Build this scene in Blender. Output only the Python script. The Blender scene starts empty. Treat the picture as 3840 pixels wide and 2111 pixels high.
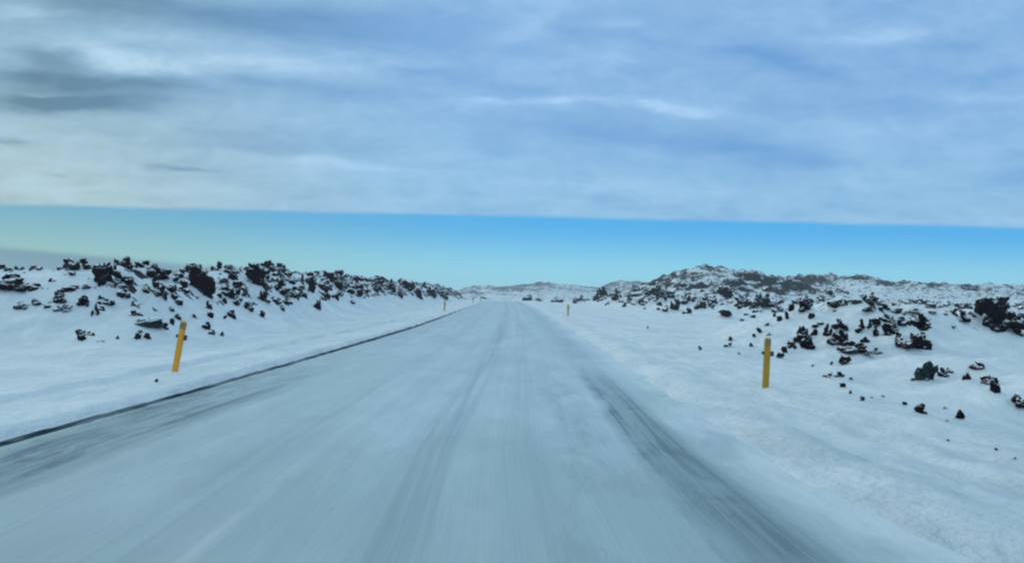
import bpy, bmesh, math, random
import numpy as np
from mathutils import Matrix, Vector

S = bpy.context.scene
C = S.collection

# ------------------------------------------------------------------ camera
cam_d = bpy.data.cameras.new('camera')
cam_d.sensor_width = 36.0
cam_d.lens = 27.95
cam_d.clip_start = 0.05
cam_d.clip_end = 9000
cam = bpy.data.objects.new('camera', cam_d)
C.objects.link(cam)
yaw, pitch, roll = math.radians(1.375), math.radians(1.29), math.radians(1.146)
fw = Vector((math.sin(yaw) * math.cos(pitch), math.cos(yaw) * math.cos(pitch), math.sin(pitch)))
r0 = fw.cross(Vector((0, 0, 1))).normalized()
u0 = r0.cross(fw)
rt = r0 * math.cos(roll) + u0 * math.sin(roll)
up = u0 * math.cos(roll) - r0 * math.sin(roll)
m = Matrix((rt, up, -fw)).transposed().to_4x4()
m.translation = Vector((0, 0, 1.5))
cam.matrix_world = m
S.camera = cam

S.view_settings.view_transform = 'Standard'
S.view_settings.look = 'None'
S.view_settings.exposure = 0.2
S.view_settings.gamma = 1.0
S.cycles.use_denoising = True
S.cycles.pixel_filter_type = 'BLACKMAN_HARRIS'
S.cycles.filter_width = 2.3
S.cycles.max_bounces = 5
S.cycles.diffuse_bounces = 3
S.cycles.volume_bounces = 1
S.cycles.volume_step_rate = 8.0

# ------------------------------------------------------------------ node helper
class N:
    """small wrapper: every call adds a node and returns its output"""
    def __init__(s, tree): s.t = tree
    def node(s, kind, **kw):
        n = s.t.nodes.new(kind)
        for k, v in kw.items(): setattr(n, k, v)
        return n
    def put(s, sock, v):
        if isinstance(v, bpy.types.NodeSocket): s.t.links.new(v, sock)
        elif v is not None:
            if hasattr(sock.default_value, '__len__') and not hasattr(v, '__len__'): v = (v,) * len(sock.default_value)
            if hasattr(sock.default_value, '__len__') and len(sock.default_value) == 4 and len(v) == 3: v = tuple(v) + (1,)
            sock.default_value = v
    def m(s, op, a, b=None, c=None, clamp=False):
        n = s.node('ShaderNodeMath', operation=op, use_clamp=clamp)
        for i, v in enumerate((a, b, c)):
            if v is not None: s.put(n.inputs[i], v)
        return n.outputs[0]
    def v(s, op, a, b=None):
        n = s.node('ShaderNodeVectorMath', operation=op)
        s.put(n.inputs[0], a)
        if b is not None: s.put(n.inputs[1], b)
        return n.outputs['Value'] if op in ('DOT_PRODUCT', 'LENGTH') else n.outputs[0]
    def comb(s, x, y, z=0.0):
        n = s.node('ShaderNodeCombineXYZ')
        for i, v in enumerate((x, y, z)): s.put(n.inputs[i], v)
        return n.outputs[0]
    def sep(s, a):
        n = s.node('ShaderNodeSeparateXYZ'); s.put(n.inputs[0], a)
        return n.outputs[0], n.outputs[1], n.outputs[2]
    def mix(s, f, a, b, blend='MIX'):
        n = s.node('ShaderNodeMix', data_type='RGBA', blend_type=blend)
        s.put(n.inputs[0], f); s.put(n.inputs[6], a); s.put(n.inputs[7], b)
        return n.outputs[2]
    def ss(s, x, a, b):
        """smooth step from 0 at a to 1 at b"""
        n = s.node('ShaderNodeMapRange', interpolation_type='SMOOTHSTEP')
        s.put(n.inputs[0], x); s.put(n.inputs[1], a); s.put(n.inputs[2], b)
        n.inputs[3].default_value = 0; n.inputs[4].default_value = 1
        if not isinstance(a, bpy.types.NodeSocket) and not isinstance(b, bpy.types.NodeSocket) and a > b:
            n.inputs[1].default_value = b; n.inputs[2].default_value = a
            n.inputs[3].default_value = 1; n.inputs[4].default_value = 0
        return n.outputs[0]
    def noise(s, vec, scale, detail=3.0, rough=0.5, dist=0.0, col=False):
        n = s.node('ShaderNodeTexNoise')
        s.put(n.inputs['Vector'], vec); n.inputs['Scale'].default_value = scale
        n.inputs['Detail'].default_value = detail; n.inputs['Roughness'].default_value = rough
        n.inputs['Distortion'].default_value = dist
        return n.outputs['Color' if col else 'Fac']
    def scale(s, a, k):
        n = s.node('ShaderNodeVectorMath', operation='SCALE')
        s.put(n.inputs[0], a); s.put(n.inputs[3], k)
        return n.outputs[0]

def srgb(r, g, b):
    return tuple((x / 255 / 12.92) if x / 255 <= 0.04045 else ((x / 255 + 0.055) / 1.055) ** 2.4 for x in (r, g, b))

# ------------------------------------------------------------------ sky
SUN_EL, SUN_AZ = math.radians(11), math.radians(-62)        # low winter sun behind cloud, ahead on the left
w = bpy.data.worlds.new('World'); S.world = w; w.use_nodes = True
t = w.node_tree; t.nodes.clear(); g = N(t)
out = g.node('ShaderNodeOutputWorld')
D = g.node('ShaderNodeTexCoord').outputs['Generated']
dx, dy, dz = g.sep(D)
dyc = g.m('MAXIMUM', dy, 0.12)
A = g.m('DIVIDE', dx, dyc)                                   # tangent of the bearing
Q = g.m('DIVIDE', dz, dyc)                                   # height of the straight cloud front
AQ = g.comb(A, Q)
# stratus deck seen in perspective
inv = g.m('DIVIDE', 1.0, g.m('ADD', g.m('MAXIMUM', dz, 0.0), 0.10))
P = g.comb(g.m('MULTIPLY', dx, inv), g.m('MULTIPLY', dy, inv))
n1 = g.noise(g.v('MULTIPLY', P, (1.0, 1.25, 1)), 0.85, 6, 0.52, 0.5)
n2 = g.noise(g.v('MULTIPLY', P, (1.0, 1.6, 1)), 2.6, 6, 0.58, 0.7)
warp = g.v('MULTIPLY', g.v('SUBTRACT', g.noise(g.v('MULTIPLY', AQ, (1, 3, 1)), 5.5, 6, 0.62, col=True), (0.5, 0.5, 0.5)), (0.16, 0.042, 0))
AQw = g.v('ADD', AQ, warp)
def blob(px, py, sx, sy, tilt=0.0, vec=None):
    """soft cloud patch: centre and size in the tangent plane ahead; px,py are thousandths of the tangent"""
    v = g.v('SUBTRACT', vec if vec is not None else AQw, (px / 1000, py / 1000, 0))
    if tilt:
        x, y, _ = g.sep(v)
        v = g.comb(x, g.m('SUBTRACT', y, g.m('MULTIPLY', x, tilt)))
    v = g.v('MULTIPLY', v, (1000 / sx, 1000 / sy, 0))
    return g.m('EXPONENT', g.m('MULTIPLY', g.v('DOT_PRODUCT', v, v), -1.0))
def addup(items):
    r = None
    for k, b in items:
        x = g.m('MULTIPLY', b, k)
        r = x if r is None else g.m('ADD', r, x)
    return r
side = g.ss(A, -0.62, 0.02)                                  # yellow-grey towards the sun, blue away from it
low = g.ss(Q, 0.30, 0.11)
base = g.mix(side, g.mix(low, srgb(150, 188, 212), srgb(172, 199, 204)), g.mix(low, srgb(139, 184, 230), srgb(145, 194, 232)))
dark = g.mix(side, srgb(96, 132, 154), srgb(88, 148, 214))
brt = g.mix(side, srgb(188, 220, 240), srgb(172, 212, 250))
DARKS = [  # a, q, sx, sy, tilt, strength
 (-520, 263, 150, 11, -0.035, 1.5), (-555, 286, 48, 13, -.05, 1.15), (-545, 232, 115, 12, -.01, 1.7), (-445, 243, 70, 9, -.03, 1.0), (-580, 248, 90, 16, 0, .7),
 (-320, 267, 90, 7, -.02, .6), (-205, 257, 75, 8, -.02, .5), (-390, 258, 60, 5, -.06, .5), (-270, 343, 190, 22, 0, 1.1), (-495, 358, 130, 14, 0, 1.1), (-120, 322, 120, 14, 0, .4),
 (-395, 157, 36, 3.5, -0.10, 1.0), (-615, 180, 28, 4, -0.12, .8), (-545, 146, 18, 2.2, -.05, .5), (-350, 205, 70, 6, -.05, .35), (-300, 190, 130, 10, -.04, .4),
 (-100, 284, 60, 6, 0, .6), (20, 262, 50, 8, 0, .4), (380, 311, 75, 15, -.25, .75), (300, 322, 60, 9, .1, .4), (336, 193, 90, 14, -.05, .75), (410, 180, 50, 8, 0, .45),
 (180, 209, 160, 15, 0, .6), (30, 222, 60, 9, 0, .3), (571, 338, 60, 9, .05, .65), (650, 300, 40, 12, .2, .55), (536, 258, 100, 13, .03, .5), (120, 330, 50, 10, 0, .35), (690, 170, 80, 14, 0, .4)]
BRTS = [
 (-455, 284, 95, 13, -0.16, .9), (-270, 293, 120, 12, -.02, .75), (-605, 348, 45, 12, 0, .8), (-360, 318, 120, 9, 0, .5), (-572, 245, 40, 3.5, 0, .55),
 (-25, 245, 28, 4.5, -.05, 1.0), (80, 252, 60, 5, .10, .9), (240, 247, 52, 7, -.06, 1.3), (205, 256, 20, 5, 0, .5), (-160, 165, 110, 6, -.08, .5),
 (-560, 128, 200, 12, 0, .4), (40, 345, 60, 14, .3, .45), (175, 350, 40, 9, .3, .5), (130, 305, 70, 10, 0, .3), (500, 350, 90, 10, .1, .45), (640, 270, 60, 8, .1, .3), (150, 148, 170, 10, 0, .35)]
dk = addup([(k, blob(a, b, sx, sy, ti)) for a, b, sx, sy, ti, k in DARKS])
bk = addup([(k, blob(a, b, sx, sy, ti)) for a, b, sx, sy, ti, k in BRTS])
lum = g.m('ADD', g.m('MULTIPLY', g.m('SUBTRACT', n1, 0.5), 1.1), g.m('MULTIPLY', g.m('SUBTRACT', n2, 0.5), 1.0))
n3 = g.noise(g.v('MULTIPLY', AQw, (1, 2.7, 1)), 8, 7, 0.60, 0.6)
n4 = g.noise(g.v('MULTIPLY', AQ, (1, 2.2, 1)), 13, 8, 0.66, 1.0)
tex = g.m('ADD', -0.45, g.m('ADD', g.m('MULTIPLY', n3, 1.7), g.m('MULTIPLY', n4, 1.1)))
dk = g.m('MULTIPLY', dk, tex); bk = g.m('MULTIPLY', bk, tex)
lum = g.m('ADD', lum, g.m('MULTIPLY', g.m('SUBTRACT', n3, 0.5), 1.2))
lum = g.m('ADD', lum, g.m('MULTIPLY', g.m('SUBTRACT', n4, 0.5), 1.5))
lum = g.m('ADD', lum, g.m('SUBTRACT', g.m('MULTIPLY', bk, 1.2), g.m('MULTIPLY', dk, 1.15)))
cloud = g.mix(g.m('MULTIPLY', lum, -0.62, clamp=True), base, dark)
cloud = g.mix(g.m('MULTIPLY', lum, 0.85, clamp=True), cloud, brt)
# the clear strip under the deck
h = g.ss(Q, 0.0, 0.10)
clr_r = g.mix(g.ss(Q, 0.02, 0.10), srgb(146, 222, 242), srgb(70, 176, 240))
clr_l = g.mix(g.ss(Q, 0.03, 0.115), srgb(146, 194, 184), srgb(104, 170, 198))
clear = g.mix(g.ss(A, -0.62, 0.10), clr_l, clr_r)
edge = g.m('ADD', 0.1045, g.m('MULTIPLY', g.m('SUBTRACT', g.noise(g.v('MULTIPLY', AQ, (1, 2, 1)), 6, 4, 0.5), 0.5), 0.006))
over = g.ss(g.m('SUBTRACT', Q, edge), -0.0035, 0.0045)
# distant grey bank low on the left
top = g.m('ADD', g.m('MULTIPLY', A, -0.068), 0.0095)
top = g.m('ADD', top, g.m('MULTIPLY', g.m('SUBTRACT', g.noise(g.v('MULTIPLY', AQ, (1, 1, 1)), 9, 3, 0.5), 0.5), 0.006))
bank = g.m('MULTIPLY', g.ss(g.m('SUBTRACT', top, Q), -0.005, 0.005), g.ss(A, 0.0, -0.45))
clear = g.mix(bank, clear, srgb(97, 141, 158))
sky = g.mix(over, clear, cloud)
# overhead and behind: the same deck, greyer
sky = g.mix(g.ss(dz, 0.28, 0.75), sky, g.mix(g.m('MULTIPLY', g.m('ADD', lum, 1.0), 0.5, clamp=True), srgb(186, 220, 235), srgb(204, 233, 244)))
nish = g.node('ShaderNodeTexSky', sky_type='NISHITA')
nish.sun_disc = False; nish.sun_elevation = SUN_EL; nish.sun_rotation = SUN_AZ
nish.air_density = 1.0; nish.dust_density = 0.6; nish.ozone_density = 2.0
bg1 = g.node('ShaderNodeBackground'); g.put(bg1.inputs[0], sky); bg1.inputs[1].default_value = 0.91
bg2 = g.node('ShaderNodeBackground'); g.put(bg2.inputs[0], nish.outputs[0]); bg2.inputs[1].default_value = 0.05
mx = g.node('ShaderNodeMixShader'); mx.inputs[0].default_value = 0.10
t.links.new(bg1.outputs[0], mx.inputs[1]); t.links.new(bg2.outputs[0], mx.inputs[2])
t.links.new(mx.outputs[0], out.inputs[0])

sun_d = bpy.data.lights.new('sun', 'SUN'); sun_d.energy = 0.9; sun_d.angle = math.radians(24); sun_d.color = (1.0, 0.93, 0.82)
sun = bpy.data.objects.new('sun', sun_d); C.objects.link(sun)
sd = Vector((math.sin(SUN_AZ) * math.cos(SUN_EL), math.cos(SUN_AZ) * math.cos(SUN_EL), math.sin(SUN_EL)))
sun.rotation_euler = (-sd).to_track_quat('-Z', 'Y').to_euler()
# ------------------------------------------------------------------ terrain as functions of the world position
#TERRAIN-BEGIN
def _hash(ix, iy, seed):
    h = (ix.astype(np.int64) * 374761393 + iy.astype(np.int64) * 668265263 + seed * 974711) & 0x7fffffff
    h = ((h ^ (h >> 13)) * 1274126177) & 0x7fffffff
    h = h ^ (h >> 16)
    return h
def pn(x, y, seed=0):
    """gradient noise, about -1..1"""
    x = np.asarray(x, float); y = np.asarray(y, float)
    x0 = np.floor(x); y0 = np.floor(y); fx = x - x0; fy = y - y0
    def gr(ix, iy, ax, ay):
        a = (_hash(ix, iy, seed) % 4096) / 4096.0 * 2 * np.pi
        return np.cos(a) * ax + np.sin(a) * ay
    u = fx * fx * fx * (fx * (fx * 6 - 15) + 10); v = fy * fy * fy * (fy * (fy * 6 - 15) + 10)
    a = gr(x0, y0, fx, fy); b = gr(x0 + 1, y0, fx - 1, fy)
    c = gr(x0, y0 + 1, fx, fy - 1); d = gr(x0 + 1, y0 + 1, fx - 1, fy - 1)
    return ((a + u * (b - a)) + v * ((c + u * (d - c)) - (a + u * (b - a)))) * 1.5
def fbm(x, y, sc, octs=4, seed=0, gain=0.5):
    r = 0; amp = 1.0; f = 1.0 / sc
    for i in range(octs):
        r = r + amp * pn(x * f + 17.3 * i, y * f - 9.1 * i, seed + i); amp *= gain; f *= 2.03
    return r
def ridged(x, y, sc, octs=4, seed=0):
    r = 0; amp = 1.0; f = 1.0 / sc
    for i in range(octs):
        r = r + amp * (1 - np.abs(pn(x * f + 5.3 * i, y * f + 3.7 * i, seed + i)) * 2); amp *= 0.5; f *= 2.07
    return r * 0.5
def sst(x, a, b):
    t = np.clip((x - a) / (b - a), 0, 1); return t * t * (3 - 2 * t)
def gs(x, y, cx_, cy_, sx, sy):
    return np.exp(-((x - cx_) / sx) ** 2 - ((y - cy_) / sy) ** 2)
def shift(y):
    """how far the road has swung to the right at distance y"""
    return 3.6 * (1 - np.exp(-np.maximum(np.asarray(y, float) - 8, 0) / 90.0))
_ZY = np.array([-400, 0, 15, 40, 65, 90, 115, 150, 172, 200, 240, 300, 400, 4000.])
_ZZ = np.array([0, 0, 0, .12, .42, .60, .80, 1.12, 1.12, .75, -.1, -1.2, -2, -2.])
def road_z(y):
    y = np.asarray(y, float)
    r = 0
    for o, w_ in ((-9, .15), (-4.5, .22), (0, .26), (4.5, .22), (9, .15)):   # knots smoothed along the road
        r = r + w_ * np.interp(y + o * np.clip(y / 40, .2, 1), _ZY, _ZZ)
    return r
ROAD_L, ROAD_R = -4.95, 2.62
def ground(x, y):
    """height of the snow and how lava-covered the place is (0..1)"""
    x = np.asarray(x, float); y = np.asarray(y, float)
    u = x - shift(y); zr = road_z(y)
    fade = sst(y, 400, 260)
    # ---- verges
    z = zr + 0.0
    lb = sst(u, ROAD_L + .02, ROAD_L - .10)                       # ploughed snow lip on the left
    z = z + lb * (0.075 + 0.02 * fbm(x, y, 1.3, 3, 5))
    z = z + (0.075 + .03 * fbm(x, y, 1.5, 2, 4)) * np.exp(-((u + 6.38) / .07) ** 2) - 0.03 * np.exp(-((u + 6.22) / .08) ** 2)
    z = z - 0.32 * sst(u, -6.6, -9.6)
    wv = .14 * fbm(x, y, 1.7, 3, 7) + .05 * fbm(x, y, .5, 2, 9)
    z = z + (0.07 + 0.02 * fbm(x, y, .9, 3, 6)) * sst(u + wv, ROAD_R - .25, ROAD_R + .45)
    z = z + 0.05 * np.exp(-((u - 3.25) / .35) ** 2) * (1 + .5 * fbm(x, y, 2, 2, 8))
    z = z - 0.03 * np.exp(-((u - 4.25) / .12) ** 2) + .05 * sst(u, 2.6, 3.2) * sst(u, 6.5, 4.5) * fbm(x, y * .6, 1.1, 3, 10)
    z = z - 0.30 * sst(u, 5.0, 8.5)
    z = z * (1 - 0) 
    off = sst(np.abs(u + 1.15), 5.2, 9)
    z = z + off * (0.07 * fbm(x, y, 6, 3, 11) + 0.012 * fbm(x, y, .7, 3, 12))
    # ---- left lava bank
    y0 = 22.5 + 1.3 * fbm(x, x * 0, 7, 2, 21) + 0.25 * np.clip(-12 - x, 0, 30) * .2
    edge = 10.4 + 1.1 * fbm(y, x * 0, 11, 2, 22) + 1.6 * sst(y, 40, 75) - 2.0 * sst(y, 110, 170)
    inl = sst(-u, edge, edge + 5.2) * sst(y, y0, y0 + 8.5)
    top = np.interp(y, [0, 30, 55, 85, 115, 170, 230, 300], [2.3, 2.5, 2.72, 3.0, 2.75, 2.9, 2.6, 2.2])
    top = top - 0.28 * np.clip((-u - 16) / 25, 0, 1)
    lumps = 0.40 * np.abs(fbm(x, y, 4.2, 3, 31)) + 0.28 * ridged(x, y, 2.3, 3, 35) - 0.25
    hollow = gs(x, y, -20.5, 36, 5.2, 5.5)
    hollow2 = gs(x, y, -27, 35, 7, 5)
    smooth = np.clip(1.3 * hollow + hollow2 + 0.9 * gs(x, y, -27, 44, 7.5, 5), 0, 1)
    lav_l = inl * (1 - smooth) * sst(-u, edge + .6, edge + 3)
    z = z + inl * (top - 1.55 * hollow - 0.95 * hollow2) + lav_l * lumps * 1.0
    z = z + inl * gs(x, y, -15.6, 33, 3.0, 3.4) * 0.38
    # ---- right lava field
    inr = sst(u, 8, 13)
    m1 = gs(x, y, 12.6, 29.5, 4.2, 4.6) + 0.75 * gs(x, y, 17.5, 33, 4.5, 5)
    m1 = np.clip(m1, 0, 1.2)
    z = z + 1.45 * m1 * sst(u, 5, 8.5) - 0.0
    far = sst(y, 58, 100) * sst(u, 10 + 0.02 * y, 19 + .02 * y)
    z = z + far * 1.0 + far * 0.5 * sst(y, 100, 180)
    z = z + 1.1 * gs(x, y, 26.5, 43, 3.4, 3.6) + 0.5 * gs(x, y, 21.5, 44, 2.6, 3)
    z = z + 0.50 * gs(x, y, 10.2, 18.2, 2.6, 2.2) + 0.42 * gs(x, y, 9.6, 13.6, 2.0, 2.2) + .35 * gs(x, y, 13.5, 16, 2.5, 3)
    z = z + sst(u, 5.5, 8) * sst(y, 60, 35) * (.24 * ridged(x, y, 3.4, 3, 47) - .12)
    z = z + sst(u, 11, 26) * sst(y, 34, 10) * 0.6
    lav_r = inr * np.clip(np.clip(1.25 * m1 - .15, 0, 1) * .8 + .8 * far + .7 * gs(x, y, 26.5, 43, 4, 4) + .35 * sst(x, 14, 22) * sst(y, 34, 50) + .45 * gs(x, y, 10.5, 15.5, 4, 5), 0, 1)
    z = z + lav_r * (0.55 * np.abs(fbm(x, y, 3.4, 3, 41)) + 0.46 * ridged(x, y, 1.9, 3, 45) - 0.27)
    # ---- craggy hill ahead on the right
    R = 128.0; d = (y - R - 0.10 * (x - 30))
    px_ = x / R * 2000 + 1240
    hk = np.interp(px_, [1560, 1600, 1645, 1680, 1720, 1770, 1820, 1870, 1900, 1940, 1990, 2080, 2200], [0, .3, 2.2, 3.6, 4.7, 5.25, 5.2, 5.15, 4.6, 3.9, 3.2, 1.6, 0])
    prof = np.exp(-(np.maximum(np.abs(d) - 3, 0) / np.where(d < 0, 15, 26)) ** 2)
    k = prof * hk / 5.3
    z = z + prof * hk + k * (1.9 * ridged(x, y, 11, 4, 51) - .95 + 0.9 * ridged(x, y, 3.4, 3, 55) - .45) * .9
    hill = np.clip(k * 2.2, 0, 1)
    # ---- hills behind
    def ridge(R, knots, wid, rough, seed):
        xs = np.array([p[0] for p in knots], float); ys = np.array([p[1] for p in knots], float)
        hz = 752 + 0.02 * (xs - 1240)
        hs = 1.5 + (hz - ys) / 2000 * R
        q = (x / np.maximum(R, 1)) * 2000 + 1240
        hh = np.interp(q, xs, hs, left=hs[0], right=hs[-1])
        dd = y - R - 0.06 * R * pn(x / (R * .25), x * 0, seed)
        wf = wid * R
        p = np.exp(-(dd / wf) ** 2)
        return p * np.maximum(hh, 0) + p * rough * R * (ridged(x, y, R * .07, 5, seed + 3) - .55), p
    z1, p1 = ridge(230., [(1860, 770), (1930, 722), (2009, 708), (2043, 705), (2152, 707), (2172, 716), (2208, 720), (2258, 725), (2374, 727), (2424, 732), (2474, 731), (2576, 744), (2700, 770)], .17, .014, 61)
    z2, p2 = ridge(520., [(1100, 752), (1165, 728), (1195, 717), (1225, 713), (1260, 716), (1310, 710), (1370, 708), (1410, 713), (1450, 718), (1520, 722), (1600, 742), (1700, 752)], .16, .0055, 71)
    z3, p3 = ridge(700., [(1450, 745), (1520, 722), (1560, 709), (1610, 710), (1650, 716), (1700, 722), (1850, 730), (2000, 735), (2150, 728), (2250, 727), (2350, 728), (2440, 732), (2500, 733), (2580, 741), (2700, 745), (3400, 740)], .16, .0060, 81)
    z4, p4 = ridge(1000., [(-3000, 700), (-800, 715), (200, 722), (900, 742), (1240, 735), (2000, 738), (2600, 755), (4000, 760)], .2, .004, 91)
    b = sst(y, 250, 420)
    z = z + z1 + z2 * b + z3 * b + z4 * b
    hill = np.clip(np.maximum(hill, np.clip(p1 + p2 * b + p3 * b + p4 * b, 0, 1) * .95), 0, 1)
    # plain between: gentle lumps
    pl = sst(y, 90, 200)
    z = z + pl * sst(np.abs(u + 1), 8, 25) * (0.5 * ridged(x, y, 14, 4, 95) - .2)
    lav = np.clip(lav_l + lav_r + .6 * pl * sst(np.abs(u + 1), 8, 20), 0, 1)
    # low ground well behind the camera
    z = z * sst(y, -200, -40) + 0
    return z, lav, hill
#TERRAIN-END
# ------------------------------------------------------------------ materials
def new_mat(name):
    mt = bpy.data.materials.new(name); mt.use_nodes = True
    tr = mt.node_tree; tr.nodes.clear(); g = N(tr)
    o = g.node('ShaderNodeOutputMaterial'); b = g.node('ShaderNodeBsdfPrincipled')
    tr.links.new(b.outputs[0], o.inputs[0])
    return mt, g, b
def bump(g, b, height, strength, dist):
    n = g.node('ShaderNodeBump'); n.inputs['Strength'].default_value = strength; n.inputs['Distance'].default_value = dist
    g.put(n.inputs['Height'], height); g.t.links.new(n.outputs[0], b.inputs['Normal'])
def snow_nodes(g, pos):
    a = g.noise(pos, 0.35, 4, 0.55); c = g.noise(g.v('MULTIPLY', pos, (1, .45, 1)), 2.2, 5, 0.6)
    f = g.m('ADD', g.m('MULTIPLY', g.ss(a, .35, .7), .5), g.m('MULTIPLY', g.ss(c, .35, .75), .5))
    return g.mix(f, (0.64, 0.705, 0.76), (0.86, 0.89, 0.91))

M = {}
# snow over lava
mt, g, b = new_mat('snow_cover'); M['snow'] = mt
pos = g.node('ShaderNodeNewGeometry').outputs['Position']
nz = g.sep(g.node('ShaderNodeNewGeometry').outputs['Normal'])[2]
at = g.node('ShaderNodeAttribute', attribute_name='lava').outputs['Fac']
hl = g.node('ShaderNodeAttribute', attribute_name='hill').outputs['Fac']
snow = snow_nodes(g, pos)
nA = g.noise(pos, 1.1, 6, 0.65); nB = g.noise(pos, 0.16, 4, 0.6)
thr = g.m('ADD', 0.87, g.m('MULTIPLY', g.m('SUBTRACT', nA, 0.5), 1.5))
thr = g.m('ADD', thr, g.m('MULTIPLY', g.m('SUBTRACT', nB, 0.5), 0.5))
px_, py_, _ = g.sep(pos)
verge_dark = g.m('MULTIPLY', g.m('MULTIPLY', g.ss(px_, 2.0, 2.8), g.ss(px_, 9.0, 3.5)), g.ss(py_, 19, 5))
verge_dark = g.m('MULTIPLY', verge_dark, g.m('ADD', .25, g.ss(g.noise(g.v('MULTIPLY', pos, (1.2, .5, 1)), 1.4, 6, .65), .35, .65)))
snow = g.mix(g.m('MULTIPLY', verge_dark, .55), snow, (0.42, 0.50, 0.555))      # vignette-like shade painted into the near right verge, mottled like road grit
ex = g.ss(g.m('ADD', g.m('SUBTRACT', thr, nz), g.m('MULTIPLY', g.m('SUBTRACT', at, 1.0), 0.5)), -0.015, 0.035)
nC = g.noise(g.v('MULTIPLY', pos, (1, 1, 2)), 0.42, 8, 0.78); nD = g.noise(pos, 0.05, 5, 0.6)
nE = g.noise(g.v('MULTIPLY', pos, (1, .7, 1.6)), 1.5, 4, 0.7)
hx = g.m('ADD', g.m('ADD', g.m('MULTIPLY', g.m('SUBTRACT', nE, 0.5), 1.5), g.m('MULTIPLY', g.m('SUBTRACT', nC, 0.5), 4.0)), g.m('MULTIPLY', g.m('SUBTRACT', nD, 0.5), 2.4))
hx = g.m('ADD', hx, g.m('MULTIPLY', g.m('SUBTRACT', 0.93, nz), 3.2))
hx = g.m('ADD', hx, g.m('MULTIPLY', g.m('SUBTRACT', hl, 0.62), 0.9))
hx = g.m('ADD', hx, g.m('MULTIPLY', g.ss(g.sep(pos)[1], 170, 260), 0.16))
hx = g.m('MULTIPLY', g.ss(hx, 0.02, 0.26), g.ss(hl, 0.05, 0.3))
rk = g.m('MAXIMUM', ex, hx)
rcol = g.mix(nA, (0.006, 0.008, 0.012), (0.030, 0.026, 0.03))
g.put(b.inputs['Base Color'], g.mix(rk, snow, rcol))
g.put(b.inputs['Roughness'], 0.75); b.inputs['Specular IOR Level'].default_value = 0.25
hgt = g.m('ADD', g.noise(pos, 5.0, 5, 0.6), g.m('MULTIPLY', g.noise(g.v('MULTIPLY', pos, (1, .5, 1)), 1.3, 4, 0.55), 1.6))
bump(g, b, hgt, 0.85, 0.10)

# icy road
mt, g, b = new_mat('packed_snow_and_ice'); M['road'] = mt
uv = g.node('ShaderNodeUVMap', uv_map='along').outputs[0]        # x = metres across, y = metres along
U, V, _ = g.sep(uv)
s1 = g.noise(g.v('MULTIPLY', uv, (2.2, 0.045, 1)), 1.0, 5, 0.55)
s2 = g.noise(g.v('MULTIPLY', uv, (9.0, 0.11, 1)), 1.0, 4, 0.6)
s3 = g.noise(g.v('MULTIPLY', uv, (26.0, 0.35, 1)), 1.0, 3, 0.6)
p1 = g.noise(g.v('MULTIPLY', uv, (0.9, 0.28, 1)), 1.0, 5, 0.6, 0.4)
p2 = g.noise(g.v('MULTIPLY', uv, (2.6, 0.7, 1)), 1.0, 5, 0.62, 0.6)
p3 = g.noise(g.v('MULTIPLY', uv, (7, 2.4, 1)), 1.0, 5, 0.65, 0.3)
streak = g.m('ADD', g.m('MULTIPLY', s1, 0.45), g.m('ADD', g.m('MULTIPLY', s2, 0.2), g.m('MULTIPLY', g.m('ADD', p3, g.noise(uv, 22, 4, .7)), 0.175)))
col = g.mix(g.ss(g.m('ADD', g.m('MULTIPLY', streak, .6), g.m('MULTIPLY', p1, .4)), .36, .66), (0.41, 0.49, 0.525), (0.61, 0.70, 0.745))
col = g.mix(g.m('MULTIPLY', g.ss(g.noise(g.v('MULTIPLY', uv, (.5, .2, 1)), 1.0, 4, .55), .42, .64), .5), col, (0.42, 0.545, 0.53))
thin = g.m('MULTIPLY', g.ss(g.m('ADD', V, g.m('MULTIPLY', g.m('SUBTRACT', p1, .5), 9)), 13, 4.5), .48)  # painted shade, not ice thickness, that deepens towards the camera, broken up by noise
col = g.mix(thin, col, (0.27, 0.35, 0.37))      # vignette-like shade painted into the near road colour, not a change of ice
def band(a0, a1, soft, wob=0.0):
    x = g.m('ADD', U, g.m('MULTIPLY', g.m('SUBTRACT', p2, 0.5), wob)) if wob else U
    return g.m('MULTIPLY', g.ss(x, a0 - soft, a0 + soft), g.ss(x, a1 + soft, a1 - soft))
# right wheel track worn to the asphalt in stripes
sub = g.ss(g.m('ADD', g.m('MULTIPLY', s2, .55), g.m('ADD', g.m('MULTIPLY', s3, .25), g.m('MULTIPLY', p2, .35))), .50, .68)
vf = g.m('ADD', 0.22, g.m('MULTIPLY', g.ss(V, 19, 12), 0.78))
tr_ = g.m('MULTIPLY', g.m('MULTIPLY', band(1.46, 2.06, .13, .25), vf), g.m('ADD', .46, g.m('MULTIPLY', sub, .36)))
tr2 = g.m('MULTIPLY', g.m('MULTIPLY', band(.55, 1.3, .30, .7), g.m('MULTIPLY', vf, .38)), g.ss(p2, .44, .66))
col = g.mix(g.m('MULTIPLY', tr_, 1.1, clamp=True), col, (0.075, 0.135, 0.155))
col = g.mix(g.m('MULTIPLY', tr2, 1.0, clamp=True), col, (0.17, 0.25, 0.28))
# thin ice showing through in the far lane near the edge
lf = g.m('MULTIPLY', band(-4.75, -3.45, .25, .9), g.m('ADD', g.m('MULTIPLY', g.ss(V, 19, 10), .85), .15))
lf = g.m('MULTIPLY', lf, g.m('ADD', .35, g.m('MULTIPLY', g.ss(g.m('ADD', g.m('MULTIPLY', p2, .6), g.m('MULTIPLY', s2, .4)), .42, .62), .65)))
col = g.mix(lf, col, (0.12, 0.185, 0.205))
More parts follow.
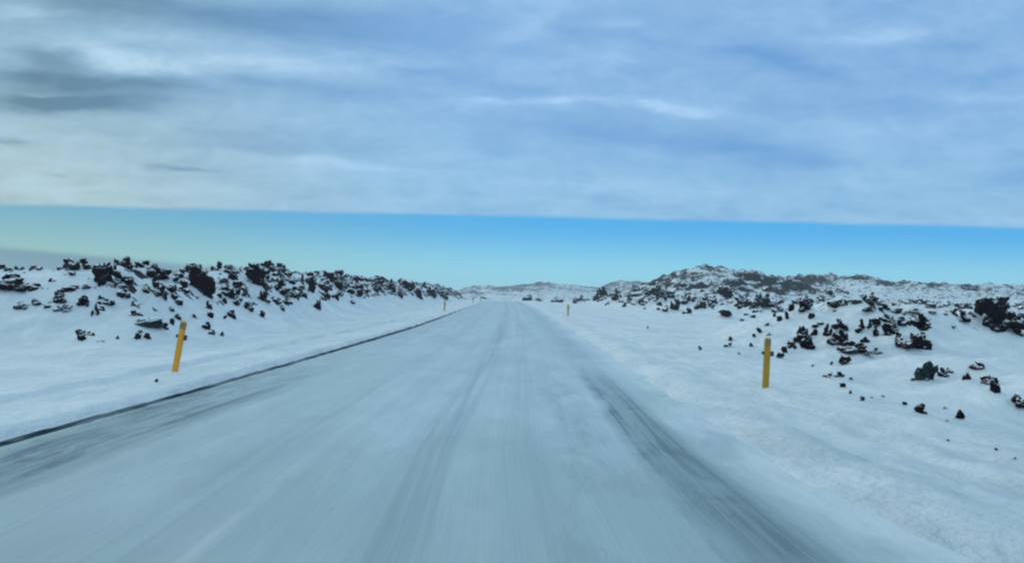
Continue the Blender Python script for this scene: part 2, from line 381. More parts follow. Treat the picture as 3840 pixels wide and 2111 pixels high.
# faint older tracks
for a0, a1, k in ((-.75, -.30, .5), (-2.3, -1.9, .3), (-3.0, -2.8, .2), (.15, .5, .25)):
    col = g.mix(g.m('MULTIPLY', g.m('MULTIPLY', band(a0, a1, .15, .15), k), g.ss(s2, .35, .6)), col, (0.22, 0.285, 0.31))
for a0, a1, k in ((-1.72, -1.66, .42), (-1.36, -1.31, .36), (-.06, .02, .2), (-2.02, -1.97, .25), (.3, .34, .2)):
    col = g.mix(g.m('MULTIPLY', g.m('MULTIPLY', band(a0, a1, .05, .10), k), g.ss(p2, .38, .62)), col, (0.66, 0.71, 0.74))
ed = g.ss(g.m('ADD', U, g.m('MULTIPLY', g.m('SUBTRACT', g.m('ADD', g.m('MULTIPLY', p1, .5), g.m('MULTIPLY', p2, .5)), .5), 2.2)), 2.15, 2.85)
col = g.mix(g.m('MULTIPLY', ed, .85), col, (0.68, 0.735, 0.775))
# bare asphalt gutter along the ploughed lip, and scattered spots
wid = g.m('ADD', -4.68, g.m('MULTIPLY', g.ss(V, 9, 32), .14))
gut = g.ss(g.m('ADD', U, g.m('MULTIPLY', g.m('SUBTRACT', p3, .5), .32)), g.m('ADD', wid, .07), g.m('SUBTRACT', wid, .05))
gut = g.m('MULTIPLY', gut, g.m('ADD', .25, g.m('MULTIPLY', g.ss(V, 105, 40), .75)))
gut = g.m('MULTIPLY', gut, g.m('ADD', .78, g.m('MULTIPLY', g.ss(p2, .36, .54), .20)))
asp = g.mix(g.noise(uv, 60, 2, .6), (0.007, 0.020, 0.034), (0.030, 0.055, 0.075))
col = g.mix(gut, col, asp)
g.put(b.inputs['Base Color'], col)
g.put(b.inputs['Roughness'], g.m('ADD', g.m('MULTIPLY', gut, .5), g.m('ADD', .30, g.m('MULTIPLY', p2, .25))))
wear = g.m('MINIMUM', g.m('ADD', gut, g.m('MULTIPLY', g.m('MAXIMUM', tr_, lf), .75)), 1.0)
g.put(b.inputs['Specular IOR Level'], g.m('MULTIPLY', g.m('SUBTRACT', 1.0, wear), 0.95))
bump(g, b, g.m('ADD', g.m('MULTIPLY', s2, 1.0), g.m('ADD', g.m('MULTIPLY', s3, .5), g.m('MULTIPLY', g.noise(g.v('MULTIPLY', uv, (14, 7, 1)), 1, 4, .6), .5))), 0.35, 0.03)

def rock_mat(name, lo, hi, dark_c, red_c):
    mt, g, b = new_mat(name)
    tc = g.node('ShaderNodeTexCoord').outputs['Object']
    pos = g.node('ShaderNodeNewGeometry').outputs['Position']
    nz = g.sep(g.node('ShaderNodeNewGeometry').outputs['Normal'])[2]
    a = g.noise(pos, 7, 5, .65); c = g.noise(pos, 1.6, 3, .5)
    f = g.ss(g.m('ADD', nz, g.m('MULTIPLY', g.m('SUBTRACT', a, .5), .9)), lo, hi)
    rock = g.mix(g.ss(c, .4, .65), dark_c, red_c)
    rock = g.mix(g.ss(g.noise(pos, 30, 3, .6), .5, .8), rock, (0.022, 0.02, 0.026))
    g.put(b.inputs['Base Color'], g.mix(f, rock, (0.80, 0.84, 0.87)))
    b.inputs['Roughness'].default_value = .9; b.inputs['Specular IOR Level'].default_value = .06
    bump(g, b, g.noise(pos, 22, 5, .65), .6, .03)
    return mt
M['bare'] = rock_mat('black_lava', .58, .84, (0.004, 0.003, 0.008), (0.026, 0.009, 0.012))
M['snowy'] = rock_mat('snow_dusted_lava', .46, .70, (0.006, 0.007, 0.013), (0.032, 0.012, 0.018))
M['grey'] = rock_mat('grey_green_lava', .55, .80, (0.012, 0.028, 0.034), (0.035, 0.055, 0.058))
def plain(name, c1, c2, rough, sc=12, spec=.4):
    mt, g, b = new_mat(name)
    tc = g.node('ShaderNodeTexCoord').outputs['Object']
    g.put(b.inputs['Base Color'], g.mix(g.ss(g.noise(g.v('MULTIPLY', tc, (1, 1, .35)), sc, 4, .6), .4, .7), c1, c2))
    b.inputs['Roughness'].default_value = rough; b.inputs['Specular IOR Level'].default_value = spec
    return mt
M['yellow'] = plain('yellow_plastic', (0.90, 0.39, 0.02), (0.80, 0.32, 0.025), .45)
M['yellow_worn'] = plain('worn_yellow_plastic', (0.52, 0.27, 0.013), (0.42, 0.215, 0.016), .5)
M['reflector'] = plain('grey_green_reflector', (0.36, 0.23, 0.05), (0.22, 0.18, 0.07), .3)
M['bracket'] = plain('black_plastic', (0.012, 0.02, 0.025), (0.03, 0.045, 0.05), .5)

# ------------------------------------------------------------------ mesh helpers
def grid_mesh(name, X, Y, Z, attrs=(), face_mask=None):
    ny, nx = X.shape
    idx = np.arange(nx * ny).reshape(ny, nx)
    q = np.stack([idx[:-1, :-1], idx[:-1, 1:], idx[1:, 1:], idx[1:, :-1]], -1).reshape(-1, 4)
    co = np.stack([X, Y, Z], -1).reshape(-1, 3)
    if face_mask is not None:
        q = q[face_mask.reshape(-1)]
        used = np.unique(q); remap = np.zeros(nx * ny, np.int64); remap[used] = np.arange(len(used))
        q = remap[q]; co = co[used]
        attrs = [(n_, a.reshape(-1)[used]) for n_, a in attrs]
    me = bpy.data.meshes.new(name)
    me.vertices.add(len(co)); me.vertices.foreach_set('co', co.astype(np.float32).ravel())
    me.loops.add(q.size); me.loops.foreach_set('vertex_index', q.astype(np.int32).ravel())
    me.polygons.add(len(q)); me.polygons.foreach_set('loop_start', np.arange(0, q.size, 4, dtype=np.int32))
    me.polygons.foreach_set('use_smooth', np.ones(len(q), bool))
    me.update(calc_edges=True)
    for n_, a in attrs:
        at_ = me.attributes.new(n_, 'FLOAT', 'POINT'); at_.data.foreach_set('value', np.ascontiguousarray(a, np.float32).ravel())
    return me, q
def link(name, me, mat, parent=None):
    o = bpy.data.objects.new(name, me); C.objects.link(o)
    if mat is not None and len(me.materials) == 0: me.materials.append(mat)
    if parent is not None: o.parent = parent
    return o
def grow(start, step, rate, end):
    r = []; x = start; s_ = step
    while x < end: s_ *= rate; x += s_; r.append(x)
    return r

# ------------------------------------------------------------------ where the rocks lie: x, y, width, height, form, own label
ROCKS = [
 (-16.51, 28.02, 1.37, 0.43, 'o', 'low dark lava outcrop cut by the left edge of the picture, snow around its foot'),
 (-15.41, 29.97, 0.97, 0.34, 'o', 'dark peaked rock heap standing alone on the skyline at far left'),
 (-13.83, 28.51, 0.6, 0.6, 'b', 'square-sided black block below the highest crag of the left lava bank'),
 (-14.75, 32.26, 0.82, 0.41, 'o', 'highest jagged dark crag on the crest of the left lava bank'),
 (-13.62, 29.5, 0.79, 0.5, 'o', 'reddish-black broken rock leaning against the square black block'),
 (-12.12, 33.52, 1.01, 0.94, 'b', 'biggest rounded black boulder on the left bank, above the near yellow post'),
 (-12.44, 42.29, 1.01, 0.89, 'b', 'pointed black boulder with a white snow slab on its left, near the left crest'),
 (-12.57, 29.63, 0.71, 0.54, 'o', 'dark ragged rock just left of the biggest black boulder'),
 (-12.19, 29.63, 0.37, 0.37, 's', 'dark rock at the lower end of the ragged rock, mid slope of the left bank'),
 (-12.22, 30.66, 0.35, 0.32, 'b', 'small black rock wedged between the ragged rock and the biggest boulder'),
 (-13.29, 31.91, 0.81, 0.45, 'o', 'flat-topped reddish rock near the crest of the left bank'),
 (-11.35, 26.58, 1.01, 0.28, 'f', 'long flat grey-green slab low on the left bank, beside the near yellow post'),
 (-12.35, 24.23, 0.32, 0.27, 'b', 'small three-cornered dark stone at the foot of the left bank'),
 (-13.7, 27.02, 0.34, 0.28, 'b', 'dark lump alone on the left snow slope under the square block'),
 (-14.48, 26.9, 0.41, 0.25, 's', 'half-buried dark stone left of the lone lump on the left slope'),
 (-14.13, 26.5, 0.46, 0.19, 's', 'snow-dusted grey stone under the half-buried one on the left slope'),
 (-15.55, 26.67, 0.41, 0.19, 's', 'leftmost snow-dusted stone in front of the low outcrop'),
 (-15.23, 26.92, 0.36, 0.17, 's', 'second snow-dusted stone in front of the low outcrop'),
 (-13.1, 26.61, 0.22, 0.34, 's', 'thin crooked dark stone in the middle of the left snow slope'),
 (-10.91, 24.8, 0.21, 0.17, 'b', None),
 (-10.72, 25.04, 0.23, 0.18, 'b', None),
 (-12.01, 27.12, 0.42, 0.17, 's', None),
 (-13.42, 34.03, 0.57, 0.22, 's', None),
 (-14.18, 32.4, 0.46, 0.18, 'b', None),
 (-13.93, 33.37, 0.28, 0.13, 'b', None),
 (-20.04, 51.72, 0.44, 0.25, 'b', None),
 (-16.49, 43.64, 0.37, 0.18, 'b', None),
 (-13.78, 37.39, 0.37, 0.21, 's', None),
 (-12.71, 32.38, 0.41, 0.23, 's', None),
 (-11.84, 30.21, 0.38, 0.3, 's', None),
 (-11.73, 29.33, 0.25, 0.12, 's', None),
 (-11.65, 34.52, 0.39, 0.29, 's', None),
 (-11.44, 32.37, 0.27, 0.27, 's', None),
 (-11.08, 31.58, 0.22, 0.18, 'b', None),
 (-11.12, 30.06, 0.15, 0.13, 'b', None),
 (-10.55, 29.61, 0.29, 0.21, 's', None),
 (-10.13, 29.02, 0.22, 0.14, 's', None),
 (-9.89, 29.45, 0.15, 0.15, 'b', None),
 (-10.87, 33.5, 0.33, 0.28, 'b', None),
 (-10.83, 32.52, 0.16, 0.14, 'b', None),
 (-11.41, 37.55, 0.42, 0.32, 's', None),
 (-11.71, 37.0, 0.31, 0.21, 's', None),
 (-12.61, 37.93, 0.43, 0.32, 's', None),
 (-12.3, 38.31, 0.43, 0.38, 's', None),
 (-10.9, 26.83, 0.19, 0.19, 'b', None),
 (-11.11, 27.92, 0.14, 0.2, 'b', None),
 (-11.37, 29.04, 0.25, 0.14, 's', None),
 (-11.21, 25.68, 0.14, 0.09, 'b', None),
 (-11.41, 24.57, 0.1, 0.09, 's', None),
 (-11.75, 24.22, 0.2, 0.04, 's', None),
 (-12.31, 24.71, 0.24, 0.12, 's', None),
 (-13.45, 27.68, 0.21, 0.11, 's', None),
 (-13.13, 27.54, 0.39, 0.15, 's', None),
 (-13.17, 27.01, 0.27, 0.15, 's', None),
 (-14.74, 28.12, 0.51, 0.16, 's', None),
 (-14.18, 28.24, 0.32, 0.1, 'b', None),
 (-13.34, 28.78, 0.36, 0.16, 's', None),
 (-35.58, 62.48, 0.7, 0.35, 'b', None),
 (-35.53, 60.07, 0.29, 0.25, 'b', None),
 (-31.63, 54.35, 0.3, 0.15, 'b', None),
 (-25.51, 47.45, 0.33, 0.23, 'b', None),
 (-32.1, 52.78, 0.37, 0.26, 'b', None),
 (-24.75, 49.34, 0.35, 0.19, 'b', None),
 (-15.6, 47.45, 0.6, 0.27, 'b', None),
 (-18.53, 51.94, 0.22, 0.18, 'b', None),
 (-14.18, 30.24, 0.17, 0.26, 'b', None),
 (-5.22, 12.59, 0.05, 0.05, 'b', 'tiny dark stone lying alone on the ploughed snow in front of the near left post'),
 (-13.11, 51.83, 0.7, 0.33, 's', None),
 (-11.72, 44.65, 1.01, 0.69, 'o', 'dark rock pair half way up the left bank, right of the white-slabbed boulder'),
 (-11.63, 40.85, 0.63, 0.52, 'o', 'dark broken rock under the white-slabbed boulder on the left bank'),
 (-12.02, 52.85, 0.56, 0.86, 'b', 'tall upright dark rock near the middle of the left bank'),
 (-11.03, 50.29, 0.43, 0.43, 'b', None),
 (-12.08, 50.8, 0.54, 0.43, 's', None),
 (-11.47, 37.74, 0.43, 0.29, 's', None),
 (-10.94, 38.11, 0.27, 0.27, 'b', None),
 (-11.72, 47.86, 0.34, 0.37, 'b', None),
 (-10.94, 41.65, 0.29, 0.24, 's', None),
 (-11.16, 43.12, 0.43, 0.24, 's', None),
 (-14.23, 50.57, 0.29, 0.36, 'b', None),
 (-13.63, 53.66, 0.38, 0.23, 'b', None),
 (-14.06, 58.98, 0.29, 0.5, 'b', None),
 (-13.43, 66.09, 0.56, 0.65, 'b', None),
 (-13.83, 73.36, 1.14, 0.47, 'o', 'low dark crag on the skyline of the left bank, nearer its far end'),
 (-14.3, 82.66, 0.64, 0.47, 'b', None),
 (-14.04, 89.93, 1.53, 0.38, 'f', None),
 (-14.0, 105.43, 0.75, 0.37, 'b', None),
 (-14.58, 123.63, 0.88, 0.61, 'b', None),
 (-14.22, 137.92, 0.88, 0.59, 'b', None),
 (-13.57, 64.16, 0.82, 0.36, 's', None),
 (-12.7, 65.76, 0.65, 0.56, 'b', None),
 (-12.38, 68.08, 0.96, 0.48, 's', None),
 (-13.11, 64.16, 0.45, 0.36, 'b', None),
 (-13.27, 91.27, 1.55, 0.78, 'o', None),
 (-13.05, 88.16, 1.12, 0.75, 'o', None),
 (-12.68, 98.83, 1.26, 1.12, 'o', None),
 (-13.65, 119.39, 1.35, 0.85, 'b', None),
 (-12.45, 119.38, 1.35, 1.18, 'b', None),
 (-11.15, 136.51, 1.74, 1.16, 'o', None),
 (-10.34, 133.82, 1.71, 1.33, 'o', None),
 (-10.9, 119.37, 1.02, 1.35, 'b', None),
 (-11.66, 99.81, 0.99, 0.71, 's', None),
 (-9.35, 151.54, 1.72, 1.07, 'o', None),
 (-11.77, 70.83, 0.6, 0.6, 'b', None),
 (-12.68, 75.57, 0.64, 0.43, 'b', None),
 (-11.46, 65.43, 0.46, 0.23, 's', None),
 (-12.28, 63.21, 0.27, 0.45, 'b', None),
 (18.24, 166.76, 2.26, 0.95, 'o', 'dark lava ledge starting the far rock line, behind the far right marker post'),
 (20.89, 153.86, 2.41, 1.64, 'o', None),
 (20.74, 133.08, 1.33, 1.33, 'o', None),
 (22.83, 127.79, 2.01, 0.64, 'f', None),
 (18.75, 100.08, 0.71, 0.6, 'b', 'round dark boulder just below the rock line right of the road'),
 (16.71, 100.64, 0.5, 0.4, 'b', None),
 (19.79, 116.28, 1.0, 0.41, 's', None),
 (23.78, 119.7, 1.54, 0.85, 'b', None),
 (21.17, 100.01, 1.57, 1.29, 'o', 'reddish-black crag at the foot of the dark hill'),
 (24.32, 108.28, 1.08, 0.62, 'b', None),
 (22.14, 90.45, 0.78, 0.65, 's', None),
 (18.24, 79.1, 0.9, 0.79, 'o', None),
 (18.06, 72.64, 0.44, 0.36, 'b', None),
 (20.88, 79.43, 1.08, 0.51, 'o', None),
 (22.29, 80.6, 0.69, 0.4, 's', None),
 (7.45, 172.95, 2.21, 0.98, 's', None),
 (9.96, 173.76, 1.24, 0.54, 's', None),
 (13.02, 159.55, 2.04, 0.79, 's', None),
 (8.22, 41.83, 0.08, 0.1, 'b', None),
 (6.27, 23.78, 0.1, 0.08, 'b', None),
 (9.84, 25.17, 0.44, 0.38, 'b', 'upper half of the reddish-black pair of boulders on the right mound, behind the yellow post'),
 (9.68, 24.19, 0.38, 0.44, 'b', 'lower reddish-black boulder of the pair on the right mound, behind the yellow post'),
 (12.65, 23.51, 1.03, 0.75, 'o', 'big sloping black crag at the right end of the right-hand mound'),
 (12.55, 24.72, 0.46, 0.29, 'b', 'black shoulder of rock leaning on the big sloping crag'),
 (12.83, 26.25, 0.29, 0.18, 'b', None),
 (10.61, 24.16, 0.61, 0.38, 'o', 'dark snow-flecked outcrop in the middle of the right-hand mound'),
 (10.81, 23.44, 0.86, 0.29, 'o', 'long dark ledge along the foot of the right-hand mound'),
 (11.49, 23.54, 0.24, 0.14, 's', None),
 (9.36, 24.68, 0.21, 0.17, 'b', None),
 (8.97, 24.2, 0.16, 0.15, 'b', None),
 (8.51, 23.26, 0.19, 0.12, 'b', None),
 (11.29, 28.48, 0.45, 0.36, 'b', 'black boulder on the left crest of the right-hand mound'),
 (12.46, 28.74, 0.58, 0.24, 'b', 'low dark rock on the skyline of the right-hand mound'),
 (28.22, 81.27, 1.9, 1.29, 'o', 'black crag below the dark hill, left of the right-hand mound'),
 (30.55, 103.87, 1.73, 1.04, 'b', None),
 (30.89, 98.28, 1.48, 0.57, 's', None),
 (20.84, 79.43, 1.06, 0.53, 'b', None),
 (13.11, 27.31, 0.5, 0.3, 'o', 'dark rock in the far line right of the mound crest'),
 (13.75, 27.57, 0.28, 0.16, 'b', None),
 (15.24, 28.25, 0.52, 0.17, 'o', None),
 (14.89, 28.83, 0.29, 0.14, 'b', None),
 (11.43, 25.89, 0.43, 0.28, 's', 'grey snow-dusted rock high on the right-hand mound'),
 (11.86, 25.37, 0.32, 0.28, 's', None),
 (13.29, 26.5, 0.44, 0.2, 's', None),
 (13.89, 26.49, 0.4, 0.2, 's', None),
 (16.88, 28.21, 0.57, 0.38, 'o', 'smaller peaked dark outcrop on the flat snow near the right edge'),
 (18.56, 28.76, 1.35, 1.02, 'o', 'largest dark outcrop at the right edge, standing on flat snow'),
 (19.09, 28.46, 0.29, 0.19, 'b', None),
 (45.22, 66.73, 0.67, 0.56, 'b', None),
 (8.74, 15.86, 0.4, 0.32, 'o', 'blue-grey rock clump half sunk in the snow in front of the big sloping crag'),
 (9.28, 16.17, 0.18, 0.14, 's', None),
 (9.51, 16.33, 0.14, 0.08, 's', None),
 (10.14, 16.39, 0.28, 0.12, 's', 'snow-dusted ledge on the slope below the right-edge outcrop'),
 (8.84, 13.91, 0.26, 0.12, 's', 'thin dark ledge stepping down the slope at the right edge'),
 (8.22, 12.78, 0.13, 0.17, 's', None),
 (8.64, 14.27, 0.14, 0.12, 's', None),
 (8.57, 19.11, 0.23, 0.14, 'b', None),
 (8.76, 20.3, 0.07, 0.07, 'b', None),
 (7.25, 16.47, 0.25, 0.08, 's', None),
 (6.81, 15.99, 0.16, 0.09, 's', None),
 (6.05, 13.56, 0.09, 0.06, 'b', None),
 (5.79, 12.71, 0.05, 0.04, 'b', None),
 (5.7, 12.09, 0.06, 0.06, 'b', None),
 (6.16, 11.72, 0.06, 0.04, 'b', None),
 (5.79, 10.6, 0.13, 0.11, 'b', 'pointed dark stone alone on the lower right-hand snow slope'),
 (5.93, 9.93, 0.11, 0.1, 'b', 'small dark stone on the lower right-hand slope, right of the pointed one'),
 (8.28, 12.27, 0.25, 0.15, 's', 'grey-green rock cut by the right edge low on the slope'),
 (10.23, 28.09, 0.17, 0.14, 'b', None),
 (10.35, 28.94, 0.1, 0.1, 'b', None),
 (10.45, 27.94, 0.14, 0.2, 'b', None),
 (11.25, 27.78, 0.2, 0.15, 'b', None),
 (9.79, 28.1, 0.14, 0.09, 'b', None),
 (9.28, 27.42, 0.19, 0.15, 'b', None),
 (9.01, 27.16, 0.1, 0.1, 'b', None),
 (8.26, 27.32, 0.15, 0.11, 'b', None),
 (7.68, 25.74, 0.21, 0.12, 's', None),
 (8.41, 25.59, 0.12, 0.09, 'b', None),
 (7.36, 23.52, 0.08, 0.05, 'b', None),
 (6.01, 22.85, 0.08, 0.05, 'b', None),
 (9.46, 26.87, 0.19, 0.07, 's', None),
 (10.97, 28.92, 0.2, 0.2, 'b', None),
 (7.91, 19.42, 0.06, 0.05, 'b', None),
 (6.35, 12.76, 0.05, 0.03, 's', None),
 (5.98, 12.39, 0.04, 0.02, 's', None),
 (5.6, 9.64, 0.05, 0.02, 's', None),
 (6.87, 11.88, 0.06, 0.03, 's', None),
 (14.58, 26.6, 0.13, 0.09, 'b', None),
 (14.73, 26.47, 0.11, 0.06, 'b', None),
 (16.09, 27.39, 0.14, 0.08, 'b', None),
 (10.9, 26.43, 0.31, 0.13, 's', None),
 (10.55, 25.79, 0.22, 0.17, 'b', None),
 (10.33, 25.67, 0.13, 0.09, 'b', None),
 (10.82, 25.4, 0.25, 0.3, 's', None),
 (12.2, 25.48, 0.21, 0.21, 's', None),
 (12.15, 24.86, 0.21, 0.25, 's', None),
 (11.61, 24.5, 0.25, 0.16, 's', None),
 (9.34, 24.32, 0.1, 0.1, 'b', None),
 (7.39, 16.22, 0.08, 0.04, 'b', None),
 (13.18, 25.98, 0.22, 0.17, 'b', None),
 (16.3, 28.22, 0.19, 0.06, 'b', None),
 (15.81, 28.23, 0.24, 0.07, 'b', None),
 (5.05, 8.68, 0.03, 0.02, 'b', None),
 (5.16, 8.01, 0.03, 0.02, 'b', None),
 (5.03, 7.54, 0.04, 0.02, 's', None),
]
taken = [(r_[0], r_[1], max(r_[2], .3)) for r_ in ROCKS]
# scattered small stones: the ones that show largest are objects of their own, the rest one object
rs = np.random.default_rng(11)
cand = []
def density_left(x, y):
    u = x - shift(y); e = 10.6 + 1.6 * sst(y, 40, 75) - 2.0 * sst(y, 110, 170)
    return sst(-u, e, e + 1.2) * sst(y, 24, 31) * np.clip(1.25 - .06 * (-u - e), .3, 1) * (.35 + .65 * sst(y, 30, 48))
n_ = 23000
cy = rs.uniform(22, 190, n_); cu = -rs.uniform(10, 30, n_); cx = cu + shift(cy)
zz, lv, hh_ = ground(cx, cy)
cl = fbm(cx * .6, cy * 1.4, 2.4, 4, 201)
keep = (rs.random(n_) < np.clip(density_left(cx, cy) * (1 - np.clip(1.2 * gs(cx, cy, -24, 38, 8, 11), 0, .95)) * (0.30 + 1.2 * cl), 0, 1)) & (lv > .25)
for x, y in zip(cx[keep], cy[keep]): cand.append((x, y, float(np.clip(rs.lognormal(-1.3, .45), .10, .75)) * (1 + .3 * (y > 60))))
n_ = 8000
cx = rs.uniform(6, 75, n_); cy = rs.uniform(8, 170, n_)
zz, lv, hh_ = ground(cx, cy); cl = fbm(cx, cy, 3.0, 3, 205)
lvr = np.clip(lv, 0, 1) * np.where(cy < 60, .85, .5) + .5 * gs(cx, cy, 12.4, 26, 3.2, 3.2)
keep = (rs.random(n_) < np.clip(lvr * (.30 + 1.5 * cl), 0, 1)) & (lv > .12) & (hh_ < .9)
for x, y in zip(cx[keep], cy[keep]): cand.append((x, y, float(np.clip(rs.lognormal(-1.35 if y < 40 else -.95, .45), .07, .7)) * (1 + .5 * (y > 60))))
def clear_of(x, y, s_): return all((x - a) ** 2 + (y - b_) ** 2 > (c_ * .55 + s_ * .3) ** 2 for a, b_, c_ in taken)
cand = [c_ for c_ in cand if clear_of(*c_)]
def seen(x, y): return abs(math.atan2(x, y) - .024) < math.radians(32.6)
cand.sort(key=lambda c_: -(c_[2] / c_[1]) * (1 if seen(c_[0], c_[1]) else 0))

# ------------------------------------------------------------------ snow ground and hills (one surface, cut where the hills begin)
core = list(np.arange(-20, -7, .115)) + list(np.arange(-7, -3.8, .045)) + list(np.arange(-3.8, 1.9, .2)) + list(np.arange(1.9, 5.5, .06)) + list(np.arange(5.5, 22, .115))
side_ = grow(0, .115, 1.035, 1500)
xs = np.array([-20 - v for v in side_][::-1] + core + [core[-1] + v for v in side_])
yc = list(np.arange(2.5, 38, .125))
ys = np.array([2.5 - v for v in grow(0, .13, 1.07, 500)][::-1] + yc + [yc[-1] + v for v in grow(0, .125, 1.0125, 1700)])
wy = np.where(ys < 34, 1.0, 1.0 + (ys - 34) / 34 * sst(ys, 30, 60))
X = xs[None, :] * wy[:, None]; Y = np.repeat(ys[:, None], len(xs), 1)
Z, LAV, HIL = ground(X, Y)
uu = X - shift(Y)
Z = Z - 0.06 * ((uu > ROAD_L + .03) & (uu < ROAD_R) & (Y < 262))
fine = sst(np.abs(uu + 1.15), 4.3, 6.5) * sst(Y, 120, 30)
Z = Z + fine * (0.014 * fbm(X, Y, .45, 3, 13) + 0.03 * fbm(X, Y * .7, 1.6, 3, 17) + .06 * sst(uu, 4.2, 7) * sst(Y, 70, 30) * np.abs(fbm(X, Y, 1.5, 4, 19)) + LAV * 0.05 * ridged(X, Y, .7, 3, 14))
def drift(x, y, wd, ht):
    """snow blown up against a stone, mostly behind it"""
    cy_ = y + wd * .55; sy = wd * .75 + .12; sx = wd * .8 + .15
    j0, j1 = np.searchsorted(ys, (cy_ - 2.3 * sy, cy_ + 2.3 * sy)) 
    if j1 <= j0: return
    w0 = wy[j0:j1].mean(); i0, i1 = np.searchsorted(xs, ((x - 2.3 * sx) / w0, (x + 2.3 * sx) / w0))
    if i1 <= i0: return
    xx = X[j0:j1, i0:i1]; yy = Y[j0:j1, i0:i1]
    a = gs(xx, yy, x, cy_, sx, sy) - .005
    DR[j0:j1, i0:i1] = np.maximum(DR[j0:j1, i0:i1], np.maximum(a, 0) * ht)
DR = np.zeros_like(Z)
for x_, y_ in ((-5.62, 14.3), (4.55, 13.1)): drift(x_, y_ - .05, .22, .025)
for r_ in ROCKS: drift(r_[0], r_[1], min(r_[2], 1.3), min(r_[3], .9) * .6)
for c_ in cand: drift(c_[0], c_[1], c_[2], c_[2] * .5)
Z = Z + DR
def surface(x, y):
    """height of the finished snow mesh at a place"""
    j = int(np.clip(np.searchsorted(ys, y) - 1, 0, len(ys) - 2)); fy = (y - ys[j]) / (ys[j + 1] - ys[j])
    w_ = wy[j] * (1 - fy) + wy[j + 1] * fy; s_ = x / w_
    i = int(np.clip(np.searchsorted(xs, s_) - 1, 0, len(xs) - 2)); fx = (s_ - xs[i]) / (xs[i + 1] - xs[i])
    return float((Z[j, i] * (1 - fx) + Z[j, i + 1] * fx) * (1 - fy) + (Z[j + 1, i] * (1 - fx) + Z[j + 1, i + 1] * fx) * fy)
hm = (HIL > .28) & (Y > 85)
fm = hm[:-1, :-1]
me, _ = grid_mesh('snow_ground', X, Y, Z, [('lava', LAV), ('hill', HIL)], ~fm)
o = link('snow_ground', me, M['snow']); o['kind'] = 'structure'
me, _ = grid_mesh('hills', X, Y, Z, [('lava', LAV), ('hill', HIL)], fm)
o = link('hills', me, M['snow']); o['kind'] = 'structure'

# ------------------------------------------------------------------ road
us = np.arange(-5.12, 2.95, .07)
vs = np.array(list(np.arange(-40, 3, .8)) + list(np.arange(3, 12, .12)) + [12 + v for v in grow(0, .12, 1.012, 248)])
RU = np.repeat(us[None, :], len(vs), 0); RV = np.repeat(vs[:, None], len(us), 1)
RX = RU + shift(RV)
RZ = road_z(RV) + 0.006 - 0.02 * ((RU + 1.15) / 4) ** 2 * 0
RZ = RZ - 0.012 * np.exp(-((RU - 1.62) / .28) ** 2) - 0.008 * np.exp(-((RU + .5) / .28) ** 2) - .006 * np.exp(-((RU + 2.1) / .3) ** 2)
RZ = RZ + 0.004 * fbm(RU * 2.5, RV * .25, 1, 3, 101)
RZ = RZ - 0.035 * sst(RU, -4.55, -4.85) + .03 * sst(RU, 2.3, 2.7)
RZ = RZ - 0.14 * sst(RU, -4.99, -5.08)
me, q = grid_mesh('road', RX, RV, RZ)
uvl = me.uv_layers.new(name='along')
cc = np.stack([RU, RV], -1).reshape(-1, 2)[q.ravel()]
uvl.data.foreach_set('uv', cc.astype(np.float32).ravel())
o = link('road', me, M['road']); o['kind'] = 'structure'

# ------------------------------------------------------------------ lava rocks
def ico(sub):
    bm = bmesh.new(); bmesh.ops.create_icosphere(bm, subdivisions=sub, radius=1.0)
    v = np.array([x.co[:] for x in bm.verts]); f = np.array([[x.index for x in p.verts] for p in bm.faces]); bm.free()
    return v / np.linalg.norm(v, axis=1)[:, None], f
ICO = {s_: ico(s_) for s_ in (2, 3, 4, 5)}
def n3(p, sc, seed, octs=3):
    """noise over a closed shape, from three planar noises"""
    return (fbm(p[:, 0] + 7, p[:, 1] + p[:, 2] * .6, sc, octs, seed) + fbm(p[:, 1] - 3, p[:, 2] - p[:, 0] * .6, sc, octs, seed + 9) + fbm(p[:, 2] + 11, p[:, 0] + p[:, 1] * .6, sc, octs, seed + 17)) / 1.7
def lump(rng, sub, cuts=11, rough=.16):
    """angular broken lump, about 1 across each way, standing on z=0"""
    d, f = ICO[sub]
    r = np.full(len(d), 1.15)
    for _ in range(cuts):
        n_ = rng.normal(size=3); n_ /= np.linalg.norm(n_)
        k = rng.uniform(.45, .9); c_ = d @ n_
        r = np.where(c_ > .05, np.minimum(r, k / np.maximum(c_, .05)), r)
    s_ = int(rng.integers(1, 9999))
    r = r * (1 + rough * n3(d, .9, s_) + rough * .75 * n3(d, .36, s_ + 40, 4))
    p = d * r[:, None]
    mn, mx_ = p.min(0), p.max(0)
    return (p - (mn + mx_) / 2) / (mx_ - mn), f
